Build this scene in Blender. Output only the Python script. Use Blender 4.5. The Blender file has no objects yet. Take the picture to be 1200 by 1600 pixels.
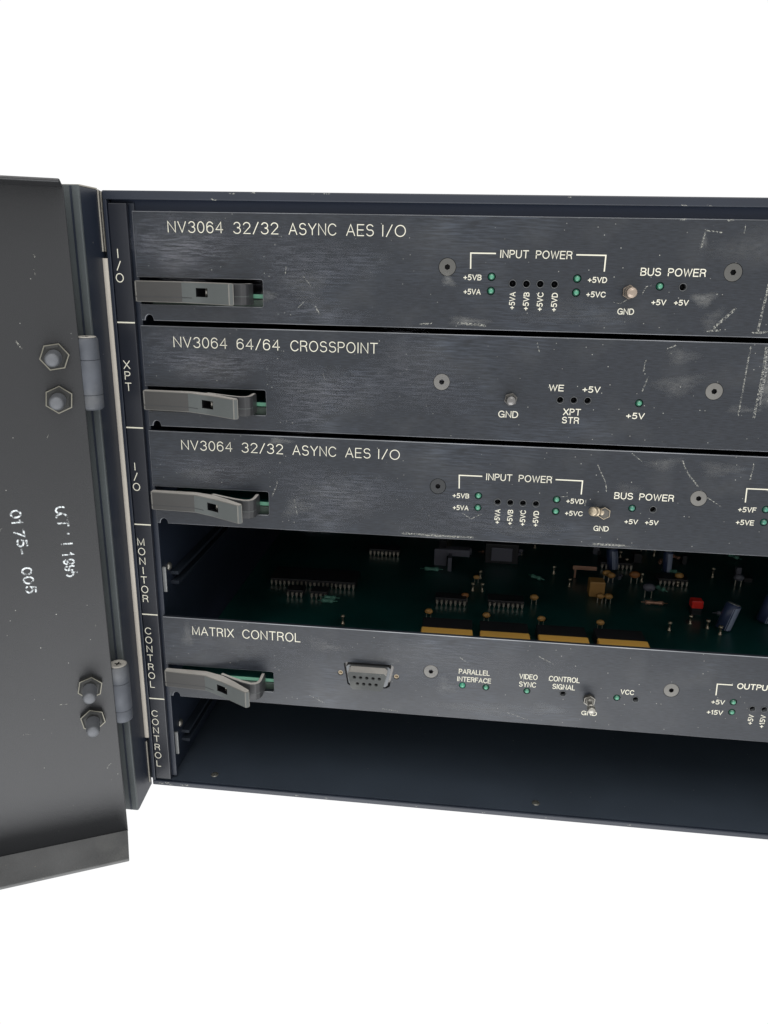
import bpy, bmesh, math, random
from mathutils import Vector, Matrix
random.seed(7)
U = 0.0011                      # metres per drawing unit; x right, y away from the camera, z up
sc = bpy.context.scene
COL = sc.collection

# ------------------------------------------------------------------ camera
cam_d = bpy.data.cameras.new('camera')
cam = bpy.data.objects.new('camera', cam_d)
COL.objects.link(cam)
right = Vector((0.99387692, 0.10869418, 0.0198554))
up = Vector((-0.05203222, 0.3018817, 0.95192441))
fwd = Vector((-0.09747466, 0.94712883, -0.30568886))
M = Matrix((( right.x, up.x, -fwd.x), (right.y, up.y, -fwd.y), (right.z, up.z, -fwd.z)))
cam.matrix_world = Matrix.Translation(Vector((116.428, -267.75, -16.848)) * U) @ M.to_4x4()
cam_d.sensor_fit = 'VERTICAL'
cam_d.sensor_height = 24.0
cam_d.sensor_width = 18.0
cam_d.lens = 1187.77 / 1600 * 24
cam_d.clip_start = 0.005
cam_d.clip_end = 50
sc.camera = cam

# ------------------------------------------------------------------ light: an even white world and two added soft lamps
world = bpy.data.worlds.new('World')
sc.world = world
world.use_nodes = True
bg = world.node_tree.nodes['Background']
bg.inputs[0].default_value = (1, 1, 1, 1)
bg.inputs[1].default_value = 1.03

def area(name, loc, target, size, power, col=(1, 1, 1), sy=None):
    l = bpy.data.lights.new(name, 'AREA')
    l.energy = power
    l.color = col
    l.size = size
    if sy:
        l.shape = 'RECTANGLE'
        l.size_y = sy
    o = bpy.data.objects.new(name, l)
    COL.objects.link(o)
    o.location = loc
    o.rotation_euler = (Vector(target) - Vector(loc)).to_track_quat('-Z', 'Y').to_euler()
    return o
area('added_top_light', (0.25, -0.70, 0.95), (0.10, 0, -0.12), 0.7, 5.5, (1.0, 0.98, 0.95))  # added soft lamp, out of view, to brighten upward faces
area('added_bounce_lamp', (0.12, -0.60, -0.72), (0.10, 0, -0.20), 0.75, 3.3, (0.97, 0.98, 1.0), 0.45)  # added lamp below the view, in place of light off a white table
sc.view_settings.view_transform = 'Standard'
sc.view_settings.look = 'None'
sc.view_settings.exposure = 0
sc.view_settings.gamma = 1

# ------------------------------------------------------------------ materials
def mat(name, col, rough=0.5, metal=0.0, spec=0.5, grain=None, speck=0.0, bump=0.0, bscale=900, var=0.0,
        speck_col=(0.5, 0.5, 0.46), coat=0.0, trans=0.0, dust=0.0, brushed=False, ao_=0):
    m = bpy.data.materials.new(name)
    m.use_nodes = True
    nt = m.node_tree
    N, L = nt.nodes, nt.links
    p = N['Principled BSDF']
    p.inputs['Roughness'].default_value = rough
    p.inputs['Metallic'].default_value = metal
    p.inputs['Specular IOR Level'].default_value = spec
    p.inputs['Coat Weight'].default_value = coat
    p.inputs['Transmission Weight'].default_value = trans
    tc = N.new('ShaderNodeTexCoord')
    def noise(scale, stretch=(1, 1, 1), detail=3):
        mp = N.new('ShaderNodeMapping')
        mp.inputs['Scale'].default_value = stretch
        L.new(tc.outputs['Object'], mp.inputs['Vector'])
        n = N.new('ShaderNodeTexNoise')
        n.inputs['Scale'].default_value = scale
        n.inputs['Detail'].default_value = detail
        L.new(mp.outputs[0], n.inputs['Vector'])
        return n.outputs[0]
    def ramp(sock, a, b, c0, c1):
        r = N.new('ShaderNodeMapRange')
        r.inputs[1].default_value, r.inputs[2].default_value = a, b
        r.inputs[3].default_value, r.inputs[4].default_value = c0, c1
        L.new(sock, r.inputs[0])
        return r.outputs[0]
    def mix(fac, a, b, blend='MIX'):
        x = N.new('ShaderNodeMix')
        x.data_type = 'RGBA'
        x.blend_type = blend
        for s, v in ((x.inputs[0], fac), (x.inputs[6], a), (x.inputs[7], b)):
            if hasattr(v, 'node'):
                L.new(v, s)
            elif isinstance(v, (int, float)):
                s.default_value = v
            else:
                s.default_value = (*v, 1)
        return x.outputs[2]
    c = None
    base = col
    if var:
        f = ramp(noise(28, detail=5), 0.3, 0.7, 0, 1)
        base = mix(f, tuple(v * (1 - var) for v in col), tuple(v * (1 + var) for v in col))
    if brushed:
        hair = ramp(noise(3000, (0.10, 1, 1.0), 3), 0.30, 0.70, 0.0, 1)
        base = mix(hair, tuple(v * 0.62 for v in col), tuple(v * 1.38 for v in col))
        glare_streak = ramp(noise(1500, (0.075, 1, 1.0), 4), 0.42, 0.70, 0.0, 1)
        glare_patch = ramp(noise(17, (0.7, 1, 1.2), 5), 0.52, 0.66, 0.05, 0.9)
        mm = N.new('ShaderNodeMath'); mm.operation = 'MULTIPLY'
        L.new(glare_streak, mm.inputs[0]); L.new(glare_patch, mm.inputs[1])
        base = mix(mm.outputs[0], base, tuple(v * 3.4 for v in col))  # bright reflected streaks painted into the base colour in patches
        p.inputs['Anisotropic'].default_value = 0.6
        cv = N.new('ShaderNodeCombineXYZ')
        cv.inputs[0].default_value = 1
        L.new(cv.outputs[0], p.inputs['Tangent'])
        blot = ramp(noise(34, (0.5, 1, 1), 5), 0.38, 0.66, rough - 0.03, rough + 0.07)
        L.new(blot, p.inputs['Roughness'])
        bn = N.new('ShaderNodeBump')
        bn.inputs['Strength'].default_value = 0.15
        bn.inputs['Distance'].default_value = 0.00005
        L.new(noise(1500, (0.07, 1, 1), 4), bn.inputs['Height'])
        L.new(bn.outputs[0], p.inputs['Normal'])
    if dust:
        f = ramp(noise(48, detail=8), 0.52, 0.80, 0, dust)
        base = mix(f, base, (0.36, 0.36, 0.34))
    if speck:
        v = N.new('ShaderNodeTexVoronoi')
        v.inputs['Scale'].default_value = 420
        L.new(tc.outputs['Object'], v.inputs['Vector'])
        s1 = ramp(v.outputs['Distance'], 0.10, 0.05, 0, 1)
        pick = ramp(v.outputs['Color'], 1 - speck * 0.42, 1 - speck * 0.40, 0, 1)
        patch = ramp(noise(30, detail=4), 0.42, 0.62, 0.12, 1)
        mu = N.new('ShaderNodeMath'); mu.operation = 'MULTIPLY'
        L.new(s1, mu.inputs[0]); L.new(pick, mu.inputs[1])
        mu2 = N.new('ShaderNodeMath'); mu2.operation = 'MULTIPLY'
        L.new(mu.outputs[0], mu2.inputs[0]); L.new(patch, mu2.inputs[1])
        base = mix(mu2.outputs[0], base, speck_col)
    if hasattr(base, 'node'):
        L.new(base, p.inputs['Base Color'])
    else:
        p.inputs['Base Color'].default_value = (*base, 1)
    if bump and not brushed:
        bn = N.new('ShaderNodeBump')
        bn.inputs['Strength'].default_value = bump
        bn.inputs['Distance'].default_value = 0.0003
        L.new(noise(bscale, detail=3), bn.inputs['Height'])
        L.new(bn.outputs[0], p.inputs['Normal'])
    return m

MT = {}
MT['anodized'] = mat('brushed_black_aluminium', (0.0165, 0.0200, 0.0265), 0.34, 0.0, 0.46, brushed=True, speck=0.75, speck_col=(0.36, 0.36, 0.33), dust=0.05, var=0.12)
MT['chassis'] = mat('satin_navy_black_paint', (0.012, 0.017, 0.029), 0.42, speck=0.35, bump=0.12, bscale=1600, var=0.15)
MT['floor'] = mat('dusty_inner_floor', (0.034, 0.044, 0.060), 0.5, spec=0.5, speck=0.5, bump=0.15, bscale=1200, var=0.1)
MT['rail'] = mat('deep_navy_rail', (0.008, 0.014, 0.030), 0.5, spec=0.3)
MT['inside'] = mat('matt_inner_paint', (0.014, 0.019, 0.028), 0.55, spec=0.35, speck=0.12, bump=0.1, bscale=1500)
MT['door'] = mat('grey_black_powder_coat', (0.018, 0.019, 0.021), 0.38, speck=0.22, bump=0.25, bscale=2400, var=0.06)
MT['lip'] = mat('worn_lit_powder_coat', (0.125, 0.127, 0.128), 0.65, speck=0.9, bump=0.5, bscale=2400, var=0.3, dust=0.25, speck_col=(0.6, 0.55, 0.4))  # wear specks; light falling on the flange is put into the pale base
MT['flange'] = mat('greenish_grey_paint', (0.060, 0.070, 0.073), 0.5, speck=0.4, bump=0.3, var=0.2)
MT['edge'] = mat('bare_beige_edge', (0.38, 0.36, 0.31), 0.55, var=0.2)
MT['cream'] = mat('cream_gap_background', (0.50, 0.465, 0.41), 0.85, spec=0.2, var=0.12, bump=0.2)
MT['ink'] = mat('cream_engraving_paint', (0.68, 0.66, 0.55), 0.7, spec=0.2, var=0.12)
MT['strip'] = mat('black_label_strip', (0.011, 0.013, 0.019), 0.30, speck=0.15, var=0.15)
MT['lever'] = mat('grey_moulded_plastic', (0.085, 0.094, 0.092), 0.42, var=0.22, bump=0.12, bscale=3000, speck=0.35)
MT['lever_dark'] = mat('dark_moulded_plastic', (0.035, 0.036, 0.038), 0.42, var=0.2, bump=0.12, bscale=3000, speck=0.4)
MT['dusty_face'] = mat('speckled_connector_plastic', (0.075, 0.080, 0.078), 0.8, var=0.3, speck=1.5, dust=0.35, bump=0.6, bscale=2200)
MT['dusty'] = mat('dusty_plastic', (0.42, 0.40, 0.37), 0.9, spec=0.2, var=0.35, speck=1.2, dust=0.6, bump=0.8, bscale=2200)
MT['led_core'] = mat('pale_lens_core', (0.055, 0.27, 0.16), 0.2, coat=0.5)
MT['led_core_dim'] = mat('dim_lens_core', (0.03, 0.20, 0.13), 0.2, coat=0.5)
MT['screw_mid'] = mat('dark_grey_screw', (0.095, 0.094, 0.088), 0.5, 0.3, var=0.2, bump=0.2, bscale=1500)
MT['under'] = mat('olive_grey_reflection', (0.05, 0.075, 0.06), 0.5)
MT['led'] = mat('green_lens', (0.004, 0.075, 0.042), 0.12, spec=0.6, coat=0.6)
MT['led_dim'] = mat('dark_green_lens', (0.004, 0.070, 0.045), 0.12, spec=0.6, coat=0.6)
MT['led_bright'] = mat('bright_green_lens', (0.012, 0.22, 0.13), 0.15, spec=0.6, coat=0.6)
MT['ring'] = mat('black_chrome_ring', (0.11, 0.115, 0.12), 0.35, 0.7)
MT['void'] = mat('recess_shade_black', (0.003, 0.003, 0.004), 0.6, spec=0.2)  # near-black paints the shade inside sockets, holes and the lever window
MT['screw'] = mat('grey_screw_steel', (0.16, 0.156, 0.145), 0.5, 0.3, var=0.25, bump=0.2, bscale=1500)
MT['screw_dark'] = mat('black_oxide_screw', (0.030, 0.032, 0.034), 0.5, 0.3, var=0.2, bump=0.2, bscale=1500)
MT['brass'] = mat('tarnished_brass', (0.46, 0.39, 0.29), 0.38, 0.85, var=0.3, bump=0.3, bscale=1800)
MT['copper'] = mat('pinkish_nickel', (0.30, 0.245, 0.20), 0.35, 0.8, var=0.35, bump=0.3, bscale=1800)
MT['gunmetal'] = mat('gunmetal_post', (0.17, 0.165, 0.16), 0.32, 0.8, var=0.2)
MT['post_dark'] = mat('dark_post_face', (0.10, 0.095, 0.085), 0.4, 0.7, var=0.3)
MT['steel'] = mat('dull_nickel', (0.30, 0.29, 0.26), 0.35, 0.85, var=0.25)
MT['stud'] = mat('blue_grey_zinc', (0.145, 0.152, 0.165), 0.55, 0.35, var=0.2, bump=0.4, bscale=1200)
MT['nut'] = mat('black_nut', (0.030, 0.031, 0.030), 0.5, 0.3, var=0.2)
MT['worn'] = mat('worn_nut_edge', (0.23, 0.22, 0.18), 0.5, 0.5, var=0.35, bump=0.2)
MT['hinge'] = mat('blue_black_hinge', (0.080, 0.088, 0.104), 0.55, 0.15, var=0.4, speck=0.5, dust=0.3, bump=0.2, bscale=900)
MT['hinge_cap'] = mat('dusty_hinge_cap', (0.42, 0.40, 0.36), 0.7, 0.1, var=0.3, bump=0.4)
MT['pcb'] = mat('green_solder_mask', (0.005, 0.046, 0.042), 0.33, spec=0.6, var=0.35, speck=1.6, speck_col=(0.10, 0.14, 0.10))
MT['pcb_edge'] = mat('pale_green_board_edge', (0.11, 0.30, 0.20), 0.6, var=0.3)
MT['chip'] = mat('black_chip_body', (0.014, 0.014, 0.016), 0.5, var=0.2)
MT['amber'] = mat('amber_block', (0.85, 0.47, 0.10), 0.5, var=0.12)
MT['tan'] = mat('tan_ceramic', (0.40, 0.21, 0.06), 0.5, var=0.15)
MT['pin'] = mat('tinned_pin', (0.55, 0.50, 0.42), 0.4, 0.9)
MT['red'] = mat('red_block', (0.75, 0.03, 0.02), 0.4)
MT['blue_can'] = mat('blue_grey_sleeve', (0.03, 0.045, 0.10), 0.4)
MT['can_label'] = mat('pale_sleeve_stripe', (0.26, 0.30, 0.40), 0.5)
MT['green_res'] = mat('pale_green_resistor', (0.09, 0.24, 0.18), 0.5)
MT['grey_comp'] = mat('grey_component', (0.11, 0.11, 0.135), 0.5)
MT['copperbar'] = mat('copper_bar', (0.45, 0.25, 0.17), 0.4, 0.5)
MT['orange'] = mat('orange_block', (0.28, 0.11, 0.03), 0.5)
MT['tab'] = mat('pale_metal_tab', (0.30, 0.31, 0.31), 0.5, 0.3, var=0.2)

def ink_worn(name, col, a, b, scale, alpha=1.0, stretch=(1, 1, 1)):
    m = bpy.data.materials.new(name)
    m.use_nodes = True
    nt = m.node_tree
    N, L = nt.nodes, nt.links
    p = N['Principled BSDF']
    p.inputs['Base Color'].default_value = (*col, 1)
    p.inputs['Roughness'].default_value = 0.8
    tc = N.new('ShaderNodeTexCoord')
    mp = N.new('ShaderNodeMapping')
    mp.inputs['Scale'].default_value = stretch
    L.new(tc.outputs['Object'], mp.inputs['Vector'])
    n = N.new('ShaderNodeTexNoise')
    n.inputs['Scale'].default_value = scale
    n.inputs['Detail'].default_value = 6
    n.inputs['Roughness'].default_value = 0.7
    L.new(mp.outputs[0], n.inputs['Vector'])
    r = N.new('ShaderNodeMapRange')
    r.inputs[1].default_value, r.inputs[2].default_value = a, b
    r.inputs[3].default_value, r.inputs[4].default_value = 0, alpha
    L.new(n.outputs[0], r.inputs[0])
    L.new(r.outputs[0], p.inputs['Alpha'])
    return m
MT['stamp'] = ink_worn('worn_white_stamp_ink', (0.75, 0.80, 0.82), 0.43, 0.55, 800)
MT['scuff'] = ink_worn('pale_scuff', (0.62, 0.62, 0.55), 0.47, 0.66, 1500, 0.75)
MT['smear'] = ink_worn('dusty_smear', (0.55, 0.55, 0.52), 0.30, 0.85, 700, 0.75, (0.4, 1, 1))
MT['glare'] = ink_worn('painted_glare_streaks', (0.19, 0.195, 0.225), 0.44, 0.66, 1500, 0.9, (0.075, 1, 1))  # paler dashes that paint reflected glare onto the brushed panels
for _k in ('smear', 'glare'):
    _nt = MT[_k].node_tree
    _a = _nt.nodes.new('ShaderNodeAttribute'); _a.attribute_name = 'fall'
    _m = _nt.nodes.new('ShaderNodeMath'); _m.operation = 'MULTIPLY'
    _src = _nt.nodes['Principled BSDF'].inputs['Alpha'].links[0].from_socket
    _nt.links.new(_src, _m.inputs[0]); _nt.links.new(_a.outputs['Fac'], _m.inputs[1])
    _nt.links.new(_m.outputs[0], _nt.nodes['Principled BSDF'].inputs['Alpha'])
MT['chalk'] = ink_worn('chalky_abrasion', (0.62, 0.62, 0.58), 0.46, 0.72, 620, 0.7, (1, 1, 3.2))

# ------------------------------------------------------------------ mesh helpers (all in drawing units)
def link(name, me, parent=None, loc=None, rot=None, label=None, kind=None):
    o = bpy.data.objects.new(name, me)
    COL.objects.link(o)
    if parent:
        o.parent = parent
    if loc:
        o.location = Vector(loc) * U
    if rot:
        o.rotation_euler = rot
    if label:
        o['label'] = label
    if kind:
        o['kind'] = kind
    return o

def empty(name, loc, label, cat, group=None):
    o = link(name, None, None, loc)
    o.empty_display_size = 0.01
    o['label'] = label
    o['category'] = cat
    if group:
        o['group'] = group
    return o

class MB:
    def __init__(s):
        s.v, s.f, s.mi, s.sm = [], [], [], []
    def face(s, idx, mi=0, smooth=False):
        s.f.append(idx); s.mi.append(mi); s.sm.append(smooth)
    def box(s, x0, x1, y0, y1, z0, z1, mi=0, bev=0.0):
        b = len(s.v)
        if bev <= 0:
            s.v += [(x, y, z) for x in (x0, x1) for y in (y0, y1) for z in (z0, z1)]
            for q in ((0, 1, 3, 2), (4, 6, 7, 5), (0, 4, 5, 1), (2, 3, 7, 6), (0, 2, 6, 4), (1, 5, 7, 3)):
                s.face([b + i for i in q], mi)
            return s
        bm = bmesh.new()
        bmesh.ops.create_cube(bm, size=1, matrix=Matrix.Translation(((x0 + x1) / 2, (y0 + y1) / 2, (z0 + z1) / 2)) @ Matrix.Diagonal((x1 - x0, y1 - y0, z1 - z0, 1)))
        bmesh.ops.bevel(bm, geom=bm.edges[:], offset=bev, segments=2, affect='EDGES', profile=0.5)
        return s.add_bm(bm, mi)
    def add_bm(s, bm, mi=0, smooth=False):
        b = len(s.v)
        bm.verts.index_update()
        s.v += [tuple(v.co) for v in bm.verts]
        for f in bm.faces:
            s.face([b + v.index for v in f.verts], mi + f.material_index, smooth)
        bm.free()
        return s
    def prism(s, poly, a0, a1, axis='y', mi=0):
        """poly of (p,q); axis y: (x,z) swept in y; axis z: (x,y) swept in z; axis x: (y,z) swept in x"""
        b = len(s.v); n = len(poly)
        for a in (a0, a1):
            for p, q in poly:
                s.v.append((p, a, q) if axis == 'y' else (p, q, a) if axis == 'z' else (a, p, q))
        s.face([b + i for i in range(n)], mi)
        s.face([b + n + i for i in reversed(range(n))], mi)
        for i in range(n):
            j = (i + 1) % n
            s.face([b + j, b + i, b + n + i, b + n + j], mi)
        return s
    def lathe(s, prof, seg=24, c=(0, 0, 0), axis=(0, -1, 0), mi=0, smooth=True, phase=0.0):
        """prof: list of (radius, height along axis)"""
        ax = Vector(axis).normalized()
        t = Vector((0, 0, 1)) if abs(ax.z) < 0.9 else Vector((1, 0, 0))
        e1 = ax.cross(t).normalized(); e2 = ax.cross(e1)
        b = len(s.v); c = Vector(c)
        for r, h in prof:
            for i in range(seg):
                a = 2 * math.pi * i / seg + phase
                s.v.append(tuple(c + ax * h + e1 * (r * math.cos(a)) + e2 * (r * math.sin(a))))
        for k in range(len(prof) - 1):
            for i in range(seg):
                j = (i + 1) % seg
                s.face([b + k * seg + i, b + k * seg + j, b + (k + 1) * seg + j, b + (k + 1) * seg + i], mi, smooth)
        if prof[0][0] > 1e-6:
            s.face([b + i for i in reversed(range(seg))], mi)
        if prof[-1][0] > 1e-6:
            k = len(prof) - 1
            s.face([b + k * seg + i for i in range(seg)], mi)
        return s
    def mesh(s, name, mats, fix=True):
        me = bpy.data.meshes.new(name)
        me.from_pydata([(x * U, y * U, z * U) for x, y, z in s.v], [], s.f)
        for m in (mats if isinstance(mats, (list, tuple)) else [mats]):
            me.materials.append(m)
        me.polygons.foreach_set('material_index', s.mi)
        me.polygons.foreach_set('use_smooth', s.sm)
        if fix:
            bm = bmesh.new(); bm.from_mesh(me)
            bmesh.ops.remove_doubles(bm, verts=bm.verts, dist=1e-7)
            bmesh.ops.recalc_face_normals(bm, faces=bm.faces)
            bm.to_mesh(me); bm.free()
        me.update()
        return me

def part(name, mb, m, parent=None, loc=None, rot=None, label=None, kind=None):
    return link(name, mb.mesh(name, m), parent, loc, rot, label, kind)

def boolean_cut(o, cutter_mesh):
    c = bpy.data.objects.new('cutter', cutter_mesh)
    COL.objects.link(c)
    md = o.modifiers.new('cut', 'BOOLEAN')
    md.operation = 'DIFFERENCE'
    md.solver = 'EXACT'
    md.object = c
    c.matrix_world = o.matrix_world
    c.parent = o.parent
    c.location = o.location
    bpy.context.view_layer.update()
    dg = bpy.context.evaluated_depsgraph_get()
    me = bpy.data.meshes.new_from_object(o.evaluated_get(dg))
    o.modifiers.clear()
    old = o.data
    me.name = old.name
    o.data = me
    bpy.data.objects.remove(c)

# ------------------------------------------------------------------ single-stroke lettering
def arc(cx, cy, rx, ry, a0, a1, n=10):
    return [(cx + rx * math.cos(math.radians(a0 + (a1 - a0) * i / n)), cy + ry * math.sin(math.radians(a0 + (a1 - a0) * i / n))) for i in range(n + 1)]
G = {
 'I': (0.08, [[(.04, 0), (.04, 1)]]), '/': (.46, [[(0, -.04), (.46, 1.04)]]),
 '+': (.56, [[(0, .42), (.56, .42)], [(.28, .12), (.28, .72)]]), '-': (.4, [[(0, .45), (.4, .45)]]), '.': (.1, [[(.05, 0), (.05, .1)]]),
 'N': (.70, [[(0, 0), (0, 1), (.70, 0), (.70, 1)]]), 'V': (.74, [[(0, 1), (.37, 0), (.74, 1)]]),
 'A': (.78, [[(0, 0), (.39, 1), (.78, 0)], [(.14, .34), (.64, .34)]]), 'W': (1.02, [[(0, 1), (.25, 0), (.51, .96), (.77, 0), (1.02, 1)]]),
 'M': (.82, [[(0, 0), (0, 1), (.41, .06), (.82, 1), (.82, 0)]]), 'X': (.72, [[(0, 0), (.72, 1)], [(0, 1), (.72, 0)]]),
 'Y': (.74, [[(0, 1), (.37, .45), (.37, 0)], [(.74, 1), (.37, .45)]]), 'T': (.70, [[(0, 1), (.70, 1)], [(.35, 1), (.35, 0)]]),
 'L': (.54, [[(0, 1), (0, 0), (.54, 0)]]), 'E': (.60, [[(.60, 1), (0, 1), (0, 0), (.60, 0)], [(0, .52), (.55, .52)]]),
 'F': (.56, [[(.56, 1), (0, 1), (0, 0)], [(0, .52), (.50, .52)]]),
 'O': (.84, [arc(.42, .5, .42, .51, 90, 450, 26)]),
 'C': (.76, [arc(.42, .5, .42, .51, 38, 322, 20)]),
 'G': (.80, [arc(.42, .5, .42, .51, 40, 330, 20) + [(.79, .46), (.46, .46)], [(.79, .24), (.79, 0)]]),
 'D': (.70, [[(0, 0), (0, 1), (.28, 1)] + arc(.28, .5, .42, .5, 90, -90, 14)[1:] + [(0, 0)]]),
 'P': (.62, [[(0, 0), (0, 1), (.34, 1)] + arc(.34, .74, .28, .26, 90, -90, 10)[1:] + [(0, .48)]]),
 'R': (.66, [[(0, 0), (0, 1), (.36, 1)] + arc(.36, .75, .28, .25, 90, -90, 10)[1:] + [(0, .50)], [(.36, .50), (.56, .40), (.64, 0)]]),
 'B': (.64, [[(0, 0), (0, 1), (.34, 1)] + arc(.34, .76, .26, .24, 90, -90, 8)[1:] + [(0, .52)], [(.34, .52)] + arc(.34, .26, .30, .26, 90, -90, 8)[1:] + [(0, 0)]]),
 'U': (.68, [[(0, 1), (0, .34)] + arc(.34, .34, .34, .35, 180, 360, 12)[1:] + [(.68, 1)]]),
 'S': (.66, [arc(.33, .75, .30, .26, 25, 180, 9) + arc(.33, .75, .30, .24, 180, 270, 4)[1:] + arc(.33, .27, .33, .28, 90, 0, 5)[1:] + arc(.33, .27, .33, .28, 0, -155, 9)[1:]]),
 '0': (.60, [arc(.30, .5, .30, .51, 90, 450, 24)]), '1': (.26, [[(0, .78), (.2, 1), (.2, 0)]]),
 '2': (.60, [arc(.30, .72, .29, .29, 165, -20, 10) + [(.02, 0), (.60, 0)]]),
 '3': (.60, [arc(.30, .75, .27, .26, 160, -80, 10), arc(.29, .27, .31, .28, 82, -160, 12)]),
 '4': (.64, [[(.48, 0), (.48, 1), (0, .30), (.64, .30)]]),
 '5': (.60, [[(.55, 1), (.12, 1), (.06, .55)] + arc(.27, .31, .33, .32, 112, -138, 14)]),
 '6': (.60, [arc(.31, .66, .30, .35, 30, 180, 8) + [(.01, .34)], arc(.30, .32, .295, .33, 90, 450, 20)]),
 '7': (.58, [[(0, 1), (.58, 1), (.20, 0)]]),
 '9': (.60, [arc(.30, .68, .295, .32, 90, 450, 20), [(.595, .66)] + arc(.30, .36, .295, .37, 0, -150, 8)]),
 ' ': (.45, []),
}
def ribbon(mb, pts, w, y, to3):
    pts = [Vector(p) for p in pts]
    q = [pts[0]]
    for p in pts[1:]:
        if (p - q[-1]).length > 1e-4:
            q.append(p)
    pts = q
    n = len(pts)
    if n < 2:
        return
    closed = (pts[0] - pts[-1]).length < w * 0.1 and n > 3
    if closed:
        pts[-1] = pts[0].copy()
    rows = []
    for i in range(n):
        if closed and i in (0, n - 1):
            d0 = (pts[-1] - pts[-2]).normalized(); d1 = (pts[1] - pts[0]).normalized()
        else:
            d0 = (pts[i] - pts[i - 1]).normalized() if i > 0 else None
            d1 = (pts[i + 1] - pts[i]).normalized() if i < n - 1 else None
        if d0 is None: d0 = d1
        if d1 is None: d1 = d0
        n0 = Vector((-d0.y, d0.x)); n1 = Vector((-d1.y, d1.x))
        m = (n0 + n1)
        m = n0 if m.length < 0.15 else m.normalized()
        k = min(1.0 / max(m.dot(n0), 0.2), 1.9)
        c = pts[i]
        if not closed and i == 0: c = c - d1 * w * 0.4
        if not closed and i == n - 1: c = c + d0 * w * 0.4
        rows.append((c + m * (w / 2 * k), c - m * (w / 2 * k)))
    b = len(mb.v)
    for l, r in rows:
        mb.v.append(to3(l.x, l.y, y)); mb.v.append(to3(r.x, r.y, y))
    for i in range(n - 1):
        mb.face([b + 2 * i, b + 2 * i + 1, b + 2 * i + 3, b + 2 * i + 2])

def strokes(s, gap=0.27):
    out, x = [], 0.0
    for i, ch in enumerate(s):
        w, st = G[ch]
        for p in st:
            out.append([(x + a, b) for a, b in p])
        x += w + (gap if i < len(s) - 1 else 0)
    return out, x

def text_mesh(s, x0, x1, z, h, wt, gap=0.27, vertical=False, off=0.03, slant=0.0, jitter=0):
    st, W = strokes(s, gap)
    mb = MB()
    k = (x1 - x0 - wt) / W if W > 0 else 1
    for i, p in enumerate(st):
        q = [(wt / 2 + a * k + slant * b * h, wt / 2 + b * (h - wt)) for a, b in p]
        y = -off - 0.0012 * (i % 9)
        if vertical:
            ribbon(mb, q, wt, y, lambda a, b, yy: (z - b, yy, x0 + a))       # reads upward; z is the x of the base line
        else:
            ribbon(mb, q, wt, y, lambda a, b, yy: (x0 + a, yy, z + b))
    return mb.mesh('lettering', MT['ink'], fix=False)

# ================================================================== THE RACK CHASSIS
rack = empty('equipment_rack', (188, 150, -233), 'large dark navy rack chassis with its grey door swung open on the left', 'rack')
RO = (-188, -150, 233)          # children are written in scene coordinates
def rp(name, mb, m, label=None, parent=None, kind=None):
    return part(name, mb, m, parent or rack, RO if parent is None else None, None, label, kind)
XR = 385
rp('roof_panel', MB().box(-9.7, XR, 0.6, 300, 4.1, 6.3), MT['chassis'])
rp('front_lip', MB().box(-9.7, XR, -1.0, 0.6, 3.5, 6.4, bev=0.35), MT['chassis'], 'worn lighter lip along the top front edge')
rp('front_rail', MB().box(-8.0, XR - 2, 2.2, 3.6, -4, 3.9), MT['rail'])
rp('floor_panel', MB().box(-9.7, XR, 0.3, 300, -232.6, -230.5), MT['floor'])
rp('floor_lip', MB().box(-9.7, XR, -1.0, 0.3, -233, -230.7, bev=0.4), MT['chassis'])
rp('side_wall', MB().box(-9.7, -8.3, 0.6, 300, -230.5, 4.1), MT['inside'])
rp('side_wall', MB().box(XR - 1.5, XR, 0.6, 300, -230.5, 4.1), MT['inside'])
rp('back_wall', MB().box(-8.3, XR - 1.5, 296, 298, -230.5, 4.1), MT['inside'])
rp('inner_side_frame', MB().box(-8.2, 0.35, 1.6, 2.8, -229.5, 2.8, bev=0.3).box(-2.4, -1.2, 2.8, 240, -229.5, 2.8), MT['chassis'])
rp('corner_post', MB().box(-9.7, -8.35, -0.9, 0.6, -230.7, 3.5, bev=0.25), MT['chassis'])
# slot label strip with engraved names
strip = rp('label_strip', MB().box(-8.05, -1.45, -0.9, 0.9, -229.6, 2.4, bev=0.3), MT['strip'], 'narrow black strip engraved with the slot names from top to bottom')
def glyph_at(mb, ch, cx, cz, h, w, wt, i):
    gw, st = G[ch]
    k = w / 0.8
    for j, p in enumerate(st):
        ribbon(mb, [(cx + (a - gw / 2) * k, cz + (b - 0.5) * h) for a, b in p], wt, -0.94 - 0.0012 * j, lambda a, b, yy: (a, yy, b))
slots = [('I/O', [-13.9, -17.95, -22.0]), ('XPT', [-52.1, -56.0, -60.1]), ('I/O', [-90.1, -94.1, -98.1]),
         ('MONITOR', [-120.4 - 4.02 * i for i in range(7)]), ('CONTROL', [-158.8 - 4.09 * i for i in range(7)]), ('CONTROL', [-197.2 - 4.12 * i for i in range(7)])]
for i, (s, zs) in enumerate(slots):
    mb = MB()
    for ch, z in zip(s, zs):
        glyph_at(mb, ch, -5.75 - 0.1 * i, z, 2.75, 2.45, 0.31, 0)
    part_o = link('lettering', mb.mesh('lettering', MT['ink'], fix=False), strip)
for i, z in enumerate((-37.2, -75.2, -113.2, -151.4, -190.0)):
    link('divider_line', MB().box(-8.0 - 0.0, -1.5, -0.97, -0.93, z - 0.24, z + 0.24).mesh('divider_line', MT['ink']), strip)
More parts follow.
